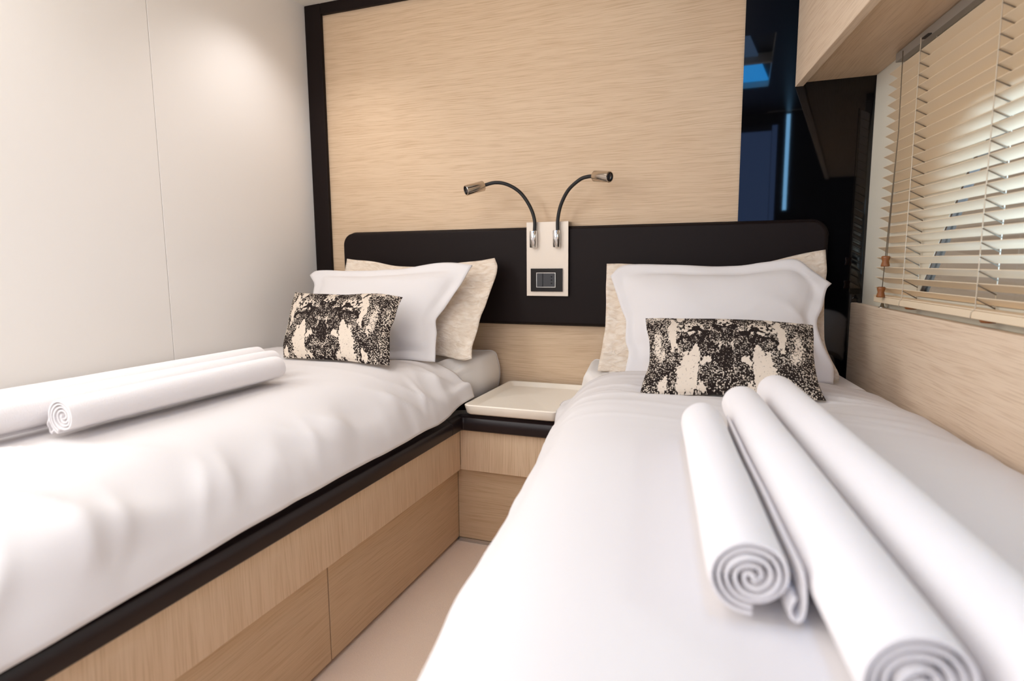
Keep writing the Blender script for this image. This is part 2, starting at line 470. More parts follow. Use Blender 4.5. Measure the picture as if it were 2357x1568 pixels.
st = G().lathe([(.009, 0), (.009, .002), (.005, .004), (.003, .012), (.0015, .013)], hull(.313, .205, -.1225)).build('cord_stud', STUD, smooth=True)
tag(st, 'small nickel stud standing on the ledge under the blind end', 'stud')

# ------------------------------------------------------------------ headboard and its fittings
hb = empty('headboard', (-.6, -.02, -.211), 'long dark brown leather headboard with rounded corners behind both beds', 'headboard')
G().rrect_plate(-1.437, .229, -.211, .1165, -.030, -.002, .045).build('padded_panel', DARKLEATHER, hb, bevel=.010, seg=4)
pp = []
for cx, cz, a0 in ((.229-.045, .1165-.045, 0), (-1.437+.045, .1165-.045, PI/2), (-1.437+.045, -.211+.045, PI), (.229-.045, -.211+.045, 1.5*PI)):
    for k in range(9):
        a = a0+PI/2*k/8; pp.append((cx+.0455*math.cos(a), -.0065, cz+.0455*math.sin(a)))
G().tube(pp+[pp[0]], .0035, 8, caps=False).build('piping', DARKLEATHER, hb, smooth=True)

pl = empty('mounting_plate', (-.612, -.035, -.112), 'champagne metal plate hooked over the middle of the headboard', 'plate')
G().box(-.685, -.539, -.0435, -.0405, -.112, .135).build('face_plate', PLATE, pl, bevel=.0008)
G().box(-.685, -.539, -.0404, -.0005, .132, .135).build('top_flange', PLATE, pl, bevel=.0005)

so = empty('power_socket', (-.613, -.045, -.097), 'black wall socket and switch in a chrome rim on the champagne plate', 'socket')
G().box(-.6685, -.5575, -.0505, -.0440, -.0965, -.0195).build('cover_plate', GLOSSBLACK, so, bevel=.001)
g = G()
X0, X1, Z0, Z1 = -.648, -.580, -.083, -.033; w = .0026
g.box(X0, X1, -.0528, -.0507, Z0, Z0+w).box(X0, X1, -.0528, -.0507, Z1-w, Z1).box(X0, X0+w, -.0528, -.0507, Z0+w, Z1-w).box(X1-w, X1, -.0528, -.0507, Z0+w, Z1-w)
g.build('chrome_rim', BRIGHT, so, bevel=.0006)
G().box(X0+w, -.6245, -.0550, -.0507, Z0+w, Z1-w).build('switch_rocker', DARKGREY, so, bevel=.0012)
ins = G().box(-.6238, X1-w, -.0535, -.0507, Z0+w, Z1-w).build('socket_insert', DARKGREY, so, bevel=.0006)
for zz in (-.047, -.058, -.069):
    G().lathe([(.0028, 0), (.0028, .0004)], (-.5935, -.0535, zz), (0, -1, 0), 14).build('pin_hole', HOLE, ins)

def lamp(xs, path, head_a, head_b, label):
    r = empty('reading_lamp', (xs, -.055, .051), label, 'lamp', 'gooseneck reading lamps on the headboard plate')
    G().lathe([(.0105, 0), (.0125, .001), (.0125, .054), (.0118, .0555), (.006, .056)], (xs, -.0565, .050)).build('base_sleeve', BRIGHT, r, smooth=True)
    G().tube(catmull(path, 8), .0058, 14).build('gooseneck', RUBBER, r, smooth=True)
    a = Vector(head_a); b = Vector(head_b); d = (b-a); L = d.length
    h = G().lathe([(.006, 0), (.0160, .001), (.0168, .002), (.0168, L-.001), (.0158, L), (.0140, L), (.0138, L-.006)], a, d, 32).build('lamp_head', CHROME, r)
    for p in h.data.polygons: p.use_smooth = len(p.vertices) == 4
    m = h.modifiers.new('edge', 'EDGE_SPLIT'); m.split_angle = .7
    G().lathe([(.0136, 0), (.010, .0022), (.004, .0032), (.0005, .0034)], a+d*((L-.006)/L), d, 24).build('lens', LENS, h, smooth=True)
LP = {'lp': [[-0.6518, -0.0565, 0.1035], [-0.6519, -0.058, 0.1434], [-0.6668, -0.063, 0.1875], [-0.6963, -0.074, 0.2314], [-0.7354, -0.088, 0.2571], [-0.7738, -0.1, 0.264], [-0.8119, -0.11, 0.2557]], 'lh': [[-0.8119, -0.11, 0.2543], [-0.8549, -0.158, 0.2365]], 'rp': [[-0.5718, -0.0565, 0.1015], [-0.5707, -0.058, 0.1408], [-0.5588, -0.064, 0.1859], [-0.5308, -0.076, 0.2303], [-0.4902, -0.09, 0.259], [-0.4631, -0.098, 0.2659], [-0.4391, -0.106, 0.2655]], 'rh': [[-0.4391, -0.106, 0.2655], [-0.3842, -0.135, 0.2562]]}
lamp(-.656, LP['lp'], *LP['lh'], 'left gooseneck reading lamp bent over the left bed')
lamp(-.576, LP['rp'], *LP['rh'], 'right gooseneck reading lamp bent over the right bed')

# ------------------------------------------------------------------ bed bases and bedside table
RT, RBT = -.447, -.497                       # rail top and bottom
def rail_prof(): # (outwards, z)
    return [(-.040, RT), (-.006, RT), (.002, RT-.002), (.006, RT-.007), (.0135, RT-.010), (.018, RT-.018), (.0185, RT-.030), (.017, RBT+.004), (.012, RBT), (-.040, RBT)]
def sweep(path, prof, closed=False):
    """Sweep a profile along plan points; outwards is to the left of travel."""
    g = G(); P = [Vector((x, y, 0)) for x, y in path]; n = len(prof); V = []; F = []
    for i, p in enumerate(P):
        d0 = (P[i]-P[i-1]).normalized() if i else (P[1]-P[0]).normalized()
        d1 = (P[i+1]-P[i]).normalized() if i < len(P)-1 else d0
        n0 = Vector((-d0.y, d0.x, 0)); n1 = Vector((-d1.y, d1.x, 0)); m = (n0+n1); m = m/ max(.3, m.dot(n0))
        for (o, z) in prof: V.append((p.x+m.x*o, p.y+m.y*o, z))
    for i in range(len(P)-1):
        for k in range(n):
            F.append((i*n+k, i*n+(k+1) % n, (i+1)*n+(k+1) % n, (i+1)*n+k))
    F += [tuple(range(n)), tuple((len(P)-1)*n+k for k in reversed(range(n)))]
    return g.add(V, F)
XA, YN = -.780, -.390                        # left bed side plane, bedside front plane
YFOOT = -2.15
lb = empty('bed_base', (-1.2, -1.1, ZF), 'oak left bed base with dark rail and storage drawers', 'bed base')
sweep([(XA, -.475), (XA, YFOOT)], rail_prof()).build('rail', RAILLEATHER, lb, smooth=False, bevel=.0015)
G().box(XA-.022, XA, YFOOT, YN-.0005, -.624, RBT-.0005).build('apron', OAK, lb, bevel=.0006, grain=(0, 0, 1))
DY = -1.005
G().box(XA-.040, XA-.020, DY+.0015, YN+.0218, ZF+.012, -.6245).build('drawer', OAKD, lb, bevel=.001, grain=(0, 1, 0))
G().box(XA-.040, XA-.020, YFOOT, DY-.0015, ZF+.012, -.6245).build('drawer', OAKD, lb, bevel=.001, grain=(0, 1, 0))
G().box(XL+.002, XA-.041, YFOOT, -.002, ZF+.001, -.4475).build('carcass', RAILLEATHER, lb)

XRB = lambda y: -.464-.1488*y                 # aisle side of the right base at depth y
bt = empty('bedside_table', (-.62, -.2, ZF), 'low oak bedside table with dark rail between the two beds', 'bedside table')
# rail with rounded inner corner on the left bed
c = .022; corner_r = (XRB(YN)-.036, YN)
pth = [(corner_r[0]-.0, YN), (XA+c, YN)]
for k in range(1, 7):
    a = PI/2*k/6; pth.append((XA+c-c*math.sin(a), YN-c+c*math.cos(a)))
pth.append((XA, -.4745))
rev = pth
def rail_nightstand():
    # travelling from right to left along the table then towards the foot of the left bed
    return sweep(rev, [(o, z) for o, z in rail_prof()])
rail_nightstand().build('rail', RAILLEATHER, bt, bevel=.0015)
G().box(XA+.0005, XRB(YN)-.026, YN, YN+.022, -.624, RBT-.0005).build('apron', OAK, bt, bevel=.0006, grain=(0, 0, 1))
G().box(XA-.0197, XRB(YN)-.026, YN+.0225, YN+.040, ZF+.012, -.6245).build('lower_panel', OAKD, bt, bevel=.0006, grain=(1, 0, 0))
G().box(XA-.0185, XRB(YN)-.026, YN+.019, YN+.040, ZF+.001, ZF+.0115).build('plinth', STUD, bt)
G().box(XA+.002, XRB(0)-.012, YN+.045, -.003, -.470, RT-.001).build('table_top', RAILLEATHER, bt)

rbb = empty('bed_base', rb(.4, 1.1, ZF), 'oak right bed base mostly hidden under the overhanging duvet', 'bed base')
def rbox(u0, u1, t0, t1, z0, z1):
    q = [rs(u0, t0, 0)[:2], rs(u1, t0, 0)[:2], rs(u1, t1, 0)[:2], rs(u0, t1, 0)[:2]]
    return G().prism(q, z0, z1)
rt0 = .36
rbox(.018, .752, .012, 2.2, ZF+.001, -.4475).build('carcass', RAILLEATHER, rbb)
rbox(.7525, .768, rt0, 2.2, -.624, RBT).build('apron', OAK, rbb, grain=(0, 0, 1))
rbox(.7525, .760, rt0, 1.3, ZF+.012, -.6245).build('drawer', OAKD, rbb, grain=TD)
rbox(.7525, .760, 1.303, 2.2, ZF+.012, -.6245).build('drawer', OAKD, rbb, grain=TD)
rbox(.7525, .782, rt0, 2.2, RBT+.0005, RT).build('rail', RAILLEATHER, rbb, bevel=.008)

# tray
tr = empty('serving_tray', (-.61, -.22, -.445), 'cream tray with a raised rim on the bedside table', 'tray')
def tray():
    x0, x1a, y0, y1 = -.757, -.463, -.418, -.022
    def ring(inset, z, r):
        P = []; X0, X1, Y0, Y1 = x0+inset, x1a-inset, y0+inset, y1-inset
        for cx, cy, a0 in ((X1-r, Y1-r, 0), (X0+r, Y1-r, PI/2), (X0+r, Y0+r, PI), (X1-r, Y0+r, 1.5*PI)):
            for k in range(7):
                a = a0+PI/2*k/6
                x = cx+r*math.cos(a); y = cy+r*math.sin(a)
                P.append((x, y, z))
        return P
    R = [ring(.012, -.4445, .012), ring(.006, -.440, .016), ring(.0005, -.420, .020), ring(0, -.4165, .020), ring(.002, -.4145, .019), ring(.008, -.4140, .016), ring(.011, -.4155, .014), ring(.020, -.4275, .010), ring(.024, -.4285, .008)]
    n = len(R[0]); V = [p for r in R for p in r]; F = []
    for i in range(len(R)-1):
        for k in range(n): F.append((i*n+k, i*n+(k+1) % n, (i+1)*n+(k+1) % n, (i+1)*n+k))
    F += [tuple(range(n-1, -1, -1)), tuple((len(R)-1)*n+k for k in range(n))]
    return G().add(V, F)
o = tray().build('tray_shell', TRAY, tr, smooth=True)
m = o.modifiers.new('es', 'EDGE_SPLIT'); m.split_angle = .9

# ------------------------------------------------------------------ soft contact
from mathutils.bvhtree import BVHTree
SOFT = []
def pressed(V, idx, trees, gap):
    """Let the cloth points V[idx] give way under whatever lies on them."""
    for i in idx:
        x, y, z = V[i]
        for tr in trees:
            h = tr.ray_cast(Vector((x, y, z-.20)), Vector((0, 0, 1)), .5)
            if h[0] is not None and h[0].z-gap < z: z = h[0].z-gap
        V[i] = (x, y, z)
lbf = lambda u, t, z: (XL+.006+u, -.032-t, z)
# ------------------------------------------------------------------ pillows
def pillow(name, edges, thick, mat, label, cat, group, flange=0.0, N=(64, 44), wr=.004, seed=0, power=.5, ink=None, back=.6, uvscale=None):
    """edges: bottom, right, top, left as lists of 3-D points (bottom left->right, right bottom->top, top left->right, left bottom->top)."""
    nu, nv = N
    def curve(P, n):
        C = catmull(P, 10); L = [0]
        for a, b in zip(C, C[1:]): L.append(L[-1]+(b-a).length)
        out = []
        for i in range(n):
            s = L[-1]*i/(n-1); k = 0
            while k < len(L)-2 and L[k+1] < s: k += 1
            f = (s-L[k])/max(1e-9, L[k+1]-L[k]); out.append(C[k].lerp(C[k+1], f))
        return out
    B = curve(edges[0], nu); T = curve(edges[2], nu); R = curve(edges[1], nv); Lf = curve(edges[3], nv)
    c00, c10, c01, c11 = B[0], B[-1], T[0], T[-1]
    nrm = ((c10-c00).cross(c01-c00)).normalized()
    if nrm.y > 0: nrm = -nrm
    width = (c10-c00).length; height = (c01-c00).length
    V = []; F = []; UV = []; D = []
    def mid(u, v, i, j):
        p = B[i]*(1-v)+T[i]*v+Lf[j]*(1-u)+R[j]*u-(c00*(1-u)*(1-v)+c10*u*(1-v)+c01*(1-u)*v+c11*u*v)
        return p
    for side in (1, -1):
        for j in range(nv):
            for i in range(nu):
                u = i/(nu-1); v = j/(nv-1)
                p = mid(u, v, i, j)
                fu = flange; fv = flange*width/height
                a = max(0, min(1, (u-fu)/(1-2*fu))); b = max(0, min(1, (v-fv)/(1-2*fv)))
                pa = max(0, 1-(2*a-1)**2); pb = max(0, 1-(2*b-1)**2)
                h = (pa*pb)**power
                th = thick*h*(1.0 if side > 0 else back)
                edge = min(u, 1-u, v*height/width, (1-v)*height/width)*width
                if flange and h < .02: th += .0025
                w = wr*(crease(u*3.2+seed, v*2.4+seed*1.7, seed)-.3)*ss(0, .03, edge)+wr*.7*nz(u*6, v*5, seed+4)*ss(0, .02, edge)
                if flange:                       # the loose border waves
                    fl = 1-min(1, h*6); w += side*.006*nz(u*7+seed, v*7, 2.2)*fl*(1 if side > 0 else -1)
                if side < 0: th, w2 = -th-(.002 if flange else 0), (w if flange and h < .1 else -w*.3)
                else: w2 = w
                rim = i in (0, nu-1) or j in (0, nv-1)
                off = 0 if (rim and not flange) else (th+w2)
                if rim and flange: off = w2+side*.0015
                V.append(p+nrm*off); UV.append((u*width, v*height)); D.append((u, v))
    n = nu*nv; SOFT_V = [Vector(q) for q in V]
    for sidx in (0, 1):
        for j in range(nv-1):
            for i in range(nu-1):
                k = sidx*n+j*nu+i; F.append((k, k+1, k+nu+1, k+nu) if sidx == 0 else (k, k+nu, k+nu+1, k+1))
    rimi = [i for i in range(nu)]+[j*nu+nu-1 for j in range(1, nv)]+[(nv-1)*nu+i for i in range(nu-2, -1, -1)]+[j*nu for j in range(nv-2, 0, -1)]
    for k in range(len(rimi)):
        a, b = rimi[k], rimi[(k+1) % len(rimi)]; F.append((a, n+a, n+b, b))
    SOFT.append(BVHTree.FromPolygons(SOFT_V, F))
    o = mk(name, V, F, mat, None, smooth=True, uvs=UV)
    tag(o, label, cat, group)
    if ink:
        ca = o.data.color_attributes.new('ink', 'FLOAT_COLOR', 'POINT')
        for k, (u, v) in enumerate(D):
            q = ink(u, v); ca.data[k].color = (q, q, q, 1)
    return o

def ell(X, Y, cx, cy, rx, ry): return math.hypot((X-cx)/rx, (Y-cy)/ry)
def ink_density(X, Y):
    """Lace damask, mirrored about X = 0; X within +-2.4, Y within +-1."""
    X = abs(X)+.02*nz(X*3, Y*3, 7)
    wx = X+.10*nz(X*5, Y*5, 1)+.07*nz(X*14, Y*14, 3); wy = Y+.10*nz(X*5, Y*5, 9)+.07*nz(X*14, Y*14, 5)
    x = abs(wx); y = wy
    d = .55+.24*nz(x*2.6, y*2.6, 11)+.14*nz(x*7, y*7, 4)                 # mottled net
    d = max(.38, min(.78, d))
    # open lace windows
    for cx, cy, rx, ry in ((0, .80, .30, .23), (1.02, .50, .42, .20)):
        e = ell(x, y, cx, cy, rx, ry)
        if e < 1.0: d = .92 if nz(X*11, Y*11, 21)+.35*nz(X*24, Y*24, 2) > .07 else .10
    # solid scroll bars: the arch, its flanking arches and the bars that fan out between the lace windows
    rr = math.hypot(x, y+.25); ang = math.atan2(y+.25, x)
    if rr < .78: d = .58+.22*nz(x*6, y*6, 31)
    if abs(rr-.82) < .05 and ang > -.1: d = 1.0
    if abs(math.hypot(x-1.05, y+.72)-.95) < .04 and x > .7 and y > -.1: d = 1.0
    if .82 < rr < 1.35 and abs(ang-1.25) < .045: d = .97
    if .82 < rr < 1.2 and abs(ang-.72) < .05: d = .95
    if abs(ell(x, y, .30, .22, .22, .26)-1) < .13 and rr < .8: d = .92
    if ell(x, y, 0, -.38, .22, .26) < 1: d = .78
    if abs(ell(x, y, 0, -.38, .29, .34)-1) < .10: d = .45
    if ell(x, y, .17, -.04, .04, .12) < 1 or ell(x, y, .42, .44, .10, .04) < 1: d = .2
    # bare cream grounds
    for cx, cy, rx, ry in ((1.06, -.64, .34, .40), (.90, -.26, .13, .24), (1.18, -.30, .12, .14), (.56, -.42, .17, .10), (1.50, .62, .12, .20), (1.60, .30, .12, .42), (1.25, .90, .20, .10), (.62, -.93, .16, .06), (1.72, -.86, .10, .16)):
        if ell(x, y, cx, cy, rx, ry) < 1: d = 0.0
    # soft worn patches near the ends
    for cx, cy, rx, ry in ((2.06, .12, .17, .40), (1.93, -.22, .13, .22), (1.95, .92, .2, .10)):
        e = ell(x, y, cx, cy, rx, ry); f = ss(1.25, .45, e); d = d*(1-f)+.2*f
    if ell(x, y, .36, -.30, .10, .10) < 1 and ell(x, y, .36, -.30, .05, .05) > 1: d = .9
    return max(0, min(1, d))
PLW = {'shamL': [[[-1.3054, -0.2704, -0.2866], [-1.1169, -0.2781, -0.2996], [-0.9862, -0.2748, -0.2941], [-0.9066, -0.2744, -0.2933], [-0.8213, -0.2814, -0.305], [-0.7879, -0.2782, -0.2997]], [[-0.7879, -0.2782, -0.2997], [-0.7947, -0.2586, -0.2665], [-0.7908, -0.2353, -0.2272], [-0.7885, -0.2037, -0.1738], [-0.773, -0.1541, -0.0899], [-0.764, -0.1132, -0.0207], [-0.7818, -0.0917, 0.0155]], [[-1.3776, -0.0892, 0.0197], [-1.2771, -0.0954, 0.0093], [-1.1339, -0.107, -0.0103], [-1.0042, -0.1056, -0.0079], [-0.9013, -0.0998, 0.0019], [-0.7818, -0.0917, 0.0155]], [[-1.3054, -0.2704, -0.2866], [-1.3465, -0.1849, -0.142], [-1.3776, -0.0892, 0.0197]]], 'pilL': [[[-1.3645, -0.367, -0.285], [-1.1875, -0.3723, -0.2936], [-1.0229, -0.375, -0.2979], [-0.9298, -0.3747, -0.2975], [-0.8676, -0.3752, -0.2983]], [[-0.8676, -0.3752, -0.2983], [-0.8766, -0.3504, -0.2577], [-0.8859, -0.325, -0.2162], [-0.8961, -0.3102, -0.192], [-0.8969, -0.2958, -0.1685], [-0.8633, -0.2589, -0.1082], [-0.8373, -0.224, -0.0511], [-0.8181, -0.197, -0.0069]], [[-1.4464, -0.2164, -0.0387], [-1.4176, -0.2062, -0.0219], [-1.2928, -0.2073, -0.0237], [-1.1181, -0.2049, -0.0198], [-1.0365, -0.1998, -0.0114], [-0.9414, -0.1931, -0.0005], [-0.8858, -0.1924, 0.0006], [-0.8181, -0.197, -0.0069]], [[-1.3645, -0.367, -0.285], [-1.3986, -0.2941, -0.1657], [-1.4093, -0.2422, -0.0809], [-1.4464, -0.2164, -0.0387]]], 'cusL': [[[-1.2637, -0.5787, -0.2735], [-1.1649, -0.578, -0.2727], [-1.0489, -0.5775, -0.2721], [-0.9635, -0.5818, -0.277], [-0.8974, -0.5819, -0.2772]], [[-0.8974, -0.5819, -0.2772], [-0.9199, -0.5433, -0.2337], [-0.9414, -0.5039, -0.1894], [-0.9418, -0.478, -0.1603], [-0.9469, -0.4484, -0.1269], [-0.9446, -0.4233, -0.0988]], [[-1.3474, -0.4146, -0.0889], [-1.2826, -0.4187, -0.0936], [-1.2161, -0.4205, -0.0955], [-1.1434, -0.422, -0.0973], [-1.0746, -0.418, -0.0927], [-1.016, -0.4174, -0.0921], [-0.9446, -0.4233, -0.0988]], [[-1.2637, -0.5787, -0.2735], [-1.288, -0.5483, -0.2394], [-1.307, -0.5013, -0.1864], [-1.3367, -0.444, -0.122], [-1.3474, -0.4146, -0.0889]]], 'shamR': [[[-0.3846, -0.2727, -0.3169], [-0.3068, -0.2725, -0.3164], [-0.11, -0.2724, -0.3163], [0.09, -0.2712, -0.314], [0.2456, -0.2676, -0.3073]], [[0.2456, -0.2676, -0.3073], [0.2438, -0.2578, -0.2887], [0.2172, -0.2275, -0.2314], [0.2124, -0.2016, -0.1823], [0.2142, -0.1483, -0.0815], [0.22, -0.1205, -0.0288], [0.2172, -0.0901, 0.0287]], [[-0.3958, -0.1084, -0.0058], [-0.3264, -0.1093, -0.0076], [-0.1714, -0.1118, -0.0124], [-0.0254, -0.1136, -0.0157], [0.0608, -0.1073, -0.0038], [0.1456, -0.0973, 0.015], [0.2172, -0.0901, 0.0287]], [[-0.3846, -0.2727, -0.3169], [-0.3796, -0.2395, -0.2541], [-0.3782, -0.201, -0.1811], [-0.3885, -0.1511, -0.0867], [-0.3958, -0.1084, -0.0058]]], 'pilR': [[[-0.2927, -0.3444, -0.3069], [-0.1054, -0.3437, -0.3055], [0.1068, -0.343, -0.3042], [0.223, -0.3432, -0.3045]], [[0.223, -0.3432, -0.3045], [0.2225, -0.3212, -0.2623], [0.2014, -0.297, -0.2159], [0.1867, -0.2685, -0.1614], [0.2, -0.2475, -0.1211], [0.2094, -0.2245, -0.077], [0.2218, -0.2157, -0.0602]], [[-0.3632, -0.206, -0.0415], [-0.3415, -0.1927, -0.0161], [-0.3102, -0.1882, -0.0073], [-0.222, -0.1884, -0.0078], [-0.1246, -0.1907, -0.0121], [-0.0085, -0.1916, -0.014], [0.0583, -0.1869, -0.0049], [0.1342, -0.1829, 0.0028], [0.1766, -0.1975, -0.0252], [0.2218, -0.2157, -0.0602]], [[-0.2927, -0.3444, -0.3069], [-0.2877, -0.3165, -0.2533], [-0.2998, -0.2993, -0.2203], [-0.3042, -0.2723, -0.1686], [-0.3202, -0.2556, -0.1365], [-0.3424, -0.2295, -0.0866], [-0.3632, -0.206, -0.0415]]], 'cusR': [[[-0.2035, -0.6519, -0.2945], [-0.1243, -0.6483, -0.2916], [-0.018, -0.6399, -0.2849], [0.0809, -0.6385, -0.2838], [0.1722, -0.6401, -0.285]], [[0.1722, -0.6401, -0.285], [0.1635, -0.616, -0.266], [0.1579, -0.588, -0.2437], [0.1549, -0.5405, -0.206], [0.1576, -0.4951, -0.1699], [0.1576, -0.4653, -0.1463]], [[-0.2222, -0.4591, -0.1413], [-0.1857, -0.4593, -0.1415], [-0.1257, -0.4612, -0.143], [-0.0466, -0.4613, -0.1431], [0.0296, -0.4613, -0.1431], [0.0854, -0.4631, -0.1445], [0.1576, -0.4653, -0.1463]], [[-0.2035, -0.6519, -0.2945], [-0.201, -0.6203, -0.2694], [-0.1948, -0.5788, -0.2364], [-0.2019, -0.5267, -0.195], [-0.2137, -0.4919, -0.1674], [-0.2222, -0.4591, -0.1413]]]}
QG, WG, CG = 'cream quilted shams against the headboard', 'white pillows in front of the quilted shams', 'black lace print cushions'
pillow('pillow_sham', PLW['shamL'], .034, QUILT, 'cream quilted pillow sham behind the white pillow on the left bed', 'pillow', QG, flange=.07, seed=1, wr=.006)
pillow('pillow_sham', PLW['shamR'], .034, QUILT, 'cream quilted pillow sham behind the white pillow on the right bed', 'pillow', QG, flange=.06, seed=2, wr=.006)
pillow('pillow', PLW['pilL'], .050, LINEN, 'white cotton pillow leaning behind the lace cushion on the left bed', 'pillow', WG, flange=.06, seed=3, wr=.004)
pillow('pillow', PLW['pilR'], .050, LINEN, 'white cotton pillow leaning behind the lace cushion on the right bed', 'pillow', WG, flange=.06, seed=4, wr=.004)
pillow('cushion', PLW['cusL'], .040, LACE, 'black and cream lace print cushion on the left bed by the wall', 'cushion', CG, N=(220, 120), seed=5, wr=.002, power=.5, ink=lambda u, v: ink_density((u*2-1+.16)*2.3, v*2-1))
pillow('cushion', PLW['cusR'], .040, LACE, 'black and cream lace print cushion on the right bed behind the rolled towels', 'cushion', CG, N=(260, 130), seed=6, wr=.002, power=.5, ink=lambda u, v: ink_density((u*2-1+.03)*2.42, v*2-1))

# ------------------------------------------------------------------ rolled towels
def towel(p0, p1, R, label, group, flap=0, seed=0, turns=2.05, band=.0045, flat=.94, spin=0.0, core=1.0):
    """Folded towel rolled up: a double strand winding out of an S-shaped heart. p0 near end, p1 far end (axis points)."""
    p0, p1 = Vector(p0), Vector(p1); ax = (p1-p0).normalized(); L = (p1-p0).length
    side = ax.cross(Vector((0, 0, 1))).normalized(); up = side.cross(ax).normalized()
    C = []                                    # centre line of the strand in the cross-section
    TH = 2*PI*turns; n = 260
    r0 = .0
    TE = TH+PI                                # the outer strand runs half a turn further and hides the other end
    sp = -1.75-TE+spin
    for i in range(-n, n+1):
        s = i/n; th = abs(s)*(TE if s >= 0 else TH)
        r = (R-band*.5)*((th/TE)**.8)
        a = th+sp
        sg = 1 if s >= 0 else -1
        x, z = r*math.cos(a)*sg, r*math.sin(a)*sg*flat
        C.append((x, z))
    # trim the arm ending on top so that only one free end shows low down
    if flap:
        x, z = C[-1]
        # tail leaves the roll and folds back into a teardrop loop
        cx, cz = flap*R*.78, -R*.80
        P = [(flap*R*.98, R*.25), (flap*R*1.05, -R*.10), (flap*R*1.07, -R*.50), (flap*R*1.04, -R*.78), (flap*R*.93, -R*.90), (flap*R*.80, -R*.80), (flap*R*.79, -R*.62), (flap*R*.88, -R*.38)]
        tail = [(c.x, c.y) for c in catmull([(a, b, 0) for a, b in P], 8)]
    strips = [C]
    V = []; F = []
    NL = 36
    def strip(C, closed_ends=True, b=band):
        m = len(C); base = len(V)
        nrm = []
        for i in range(m):
            a = C[max(0, i-1)]; c = C[min(m-1, i+1)]; dx, dz = c[0]-a[0], c[1]-a[1]; l = math.hypot(dx, dz) or 1
            nrm.append((-dz/l, dx/l))
        for k in range(NL+1):
            f = k/NL; y = f*L
            e = min(f, 1-f)*L
            rnd = 0.0
            for sd in (1, -1):
                for i, (x, z) in enumerate(C):
                    rr = math.hypot(x, z)/R
                    wob = 1+.018*nz(math.atan2(z, x)*1.2+seed, y*9, seed)
                    # ends: strands end at slightly different lengths, outer ones rounded over
                    ye = y+(.004*nz(rr*7+seed, .3, f > .5)+.006*(1-rr)*0)*(1 if f in (0, 1) else 0)
                    h = b*.5*(1 if 0 < k < NL else .55)
                    V.append(p0+side*(x*wob+nrm[i][0]*h*sd)+up*(z*wob+nrm[i][1]*h*sd)+ax*(ye if 0 < k < NL else (ye if k == 0 else ye)))
        row = 2*m
        for k in range(NL):
            for sd in (0, 1):
                for i in range(m-1):
                    q = base+k*row+sd*m+i
                    F.append((q, q+1, q+row+1, q+row) if sd == 0 else (q, q+row, q+row+1, q+1))
            for i in (0, m-1):
                q = base+k*row+i; F.append((q, q+m, q+m+row, q+row))
        for k in (0, NL):
            for i in range(m-1):
                q = base+k*row+i; F.append((q, q+1, q+m+1, q+m))
    strip(C)
    if flap: strip(tail, b=band*.9)
    SOFT.append(BVHTree.FromPolygons([Vector(q) for q in V], F))
    o = mk('rolled_towel', V, F, TERRY, None, smooth=True)
    m = o.modifiers.new('es', 'EDGE_SPLIT'); m.split_angle = 1.0
    tag(o, label, 'towel', group)
    return o
RTG, LTG = 'rolled white towels on the right bed', 'rolled white towels on the left bed'
zt = -.2425
towel(rb(.503, 1.465, zt), rb(.497, .985, zt), .0355, 'white rolled towel nearest the aisle on the right bed, shortest of its three', RTG, flap=1, seed=1, spin=.2)
towel(rb(.428, 1.575, zt+.001), rb(.420, .855, zt+.001), .0375, 'white rolled towel in the middle of the three on the right bed', RTG, seed=2, spin=.3)
towel(rb(.350, 1.68, zt+.001), rb(.343, .745, zt+.001), .0385, 'white rolled towel nearest the window on the right bed', RTG, seed=3, spin=.1)
ztl = -.2395
towel((-1.012, -1.370, ztl), (-1.012, -.885, ztl), .0335, 'white rolled towel nearest the aisle on the left bed, its coiled end showing', LTG, flap=-1, seed=4, spin=-.2)
towel((-1.092, -1.62, ztl+.001), (-1.082, -.82, ztl+.001), .0355, 'white rolled towel in the middle of the three on the left bed', LTG, seed=5, spin=0)
towel((-1.175, -1.62, ztl+.002), (-1.156, -.79, ztl+.002), .0365, 'white rolled towel nearest the cream wall on the left bed', LTG, seed=6, spin=-.1)

# ------------------------------------------------------------------ duvets
def resample(P, n):
    L = [0]
    for a, b in zip(P, P[1:]): L.append(L[-1]+math.hypot(b[0]-a[0], b[1]-a[1]))
    out = []
    for i in range(n):
        s = L[-1]*i/(n-1); k = 0
        while k < len(L)-2 and L[k+1] < s: k += 1
        f = (s-L[k])/max(1e-9, L[k+1]-L[k]); a, b = P[k], P[k+1]
        out.append((a[0]+(b[0]-a[0])*f, a[1]+(b[1]-a[1])*f))
    return out
def smooth_prof(P, n):
    C = catmull([(x, z, 0) for x, z in P], 10); return resample([(c.x, c.y) for c in C], n)

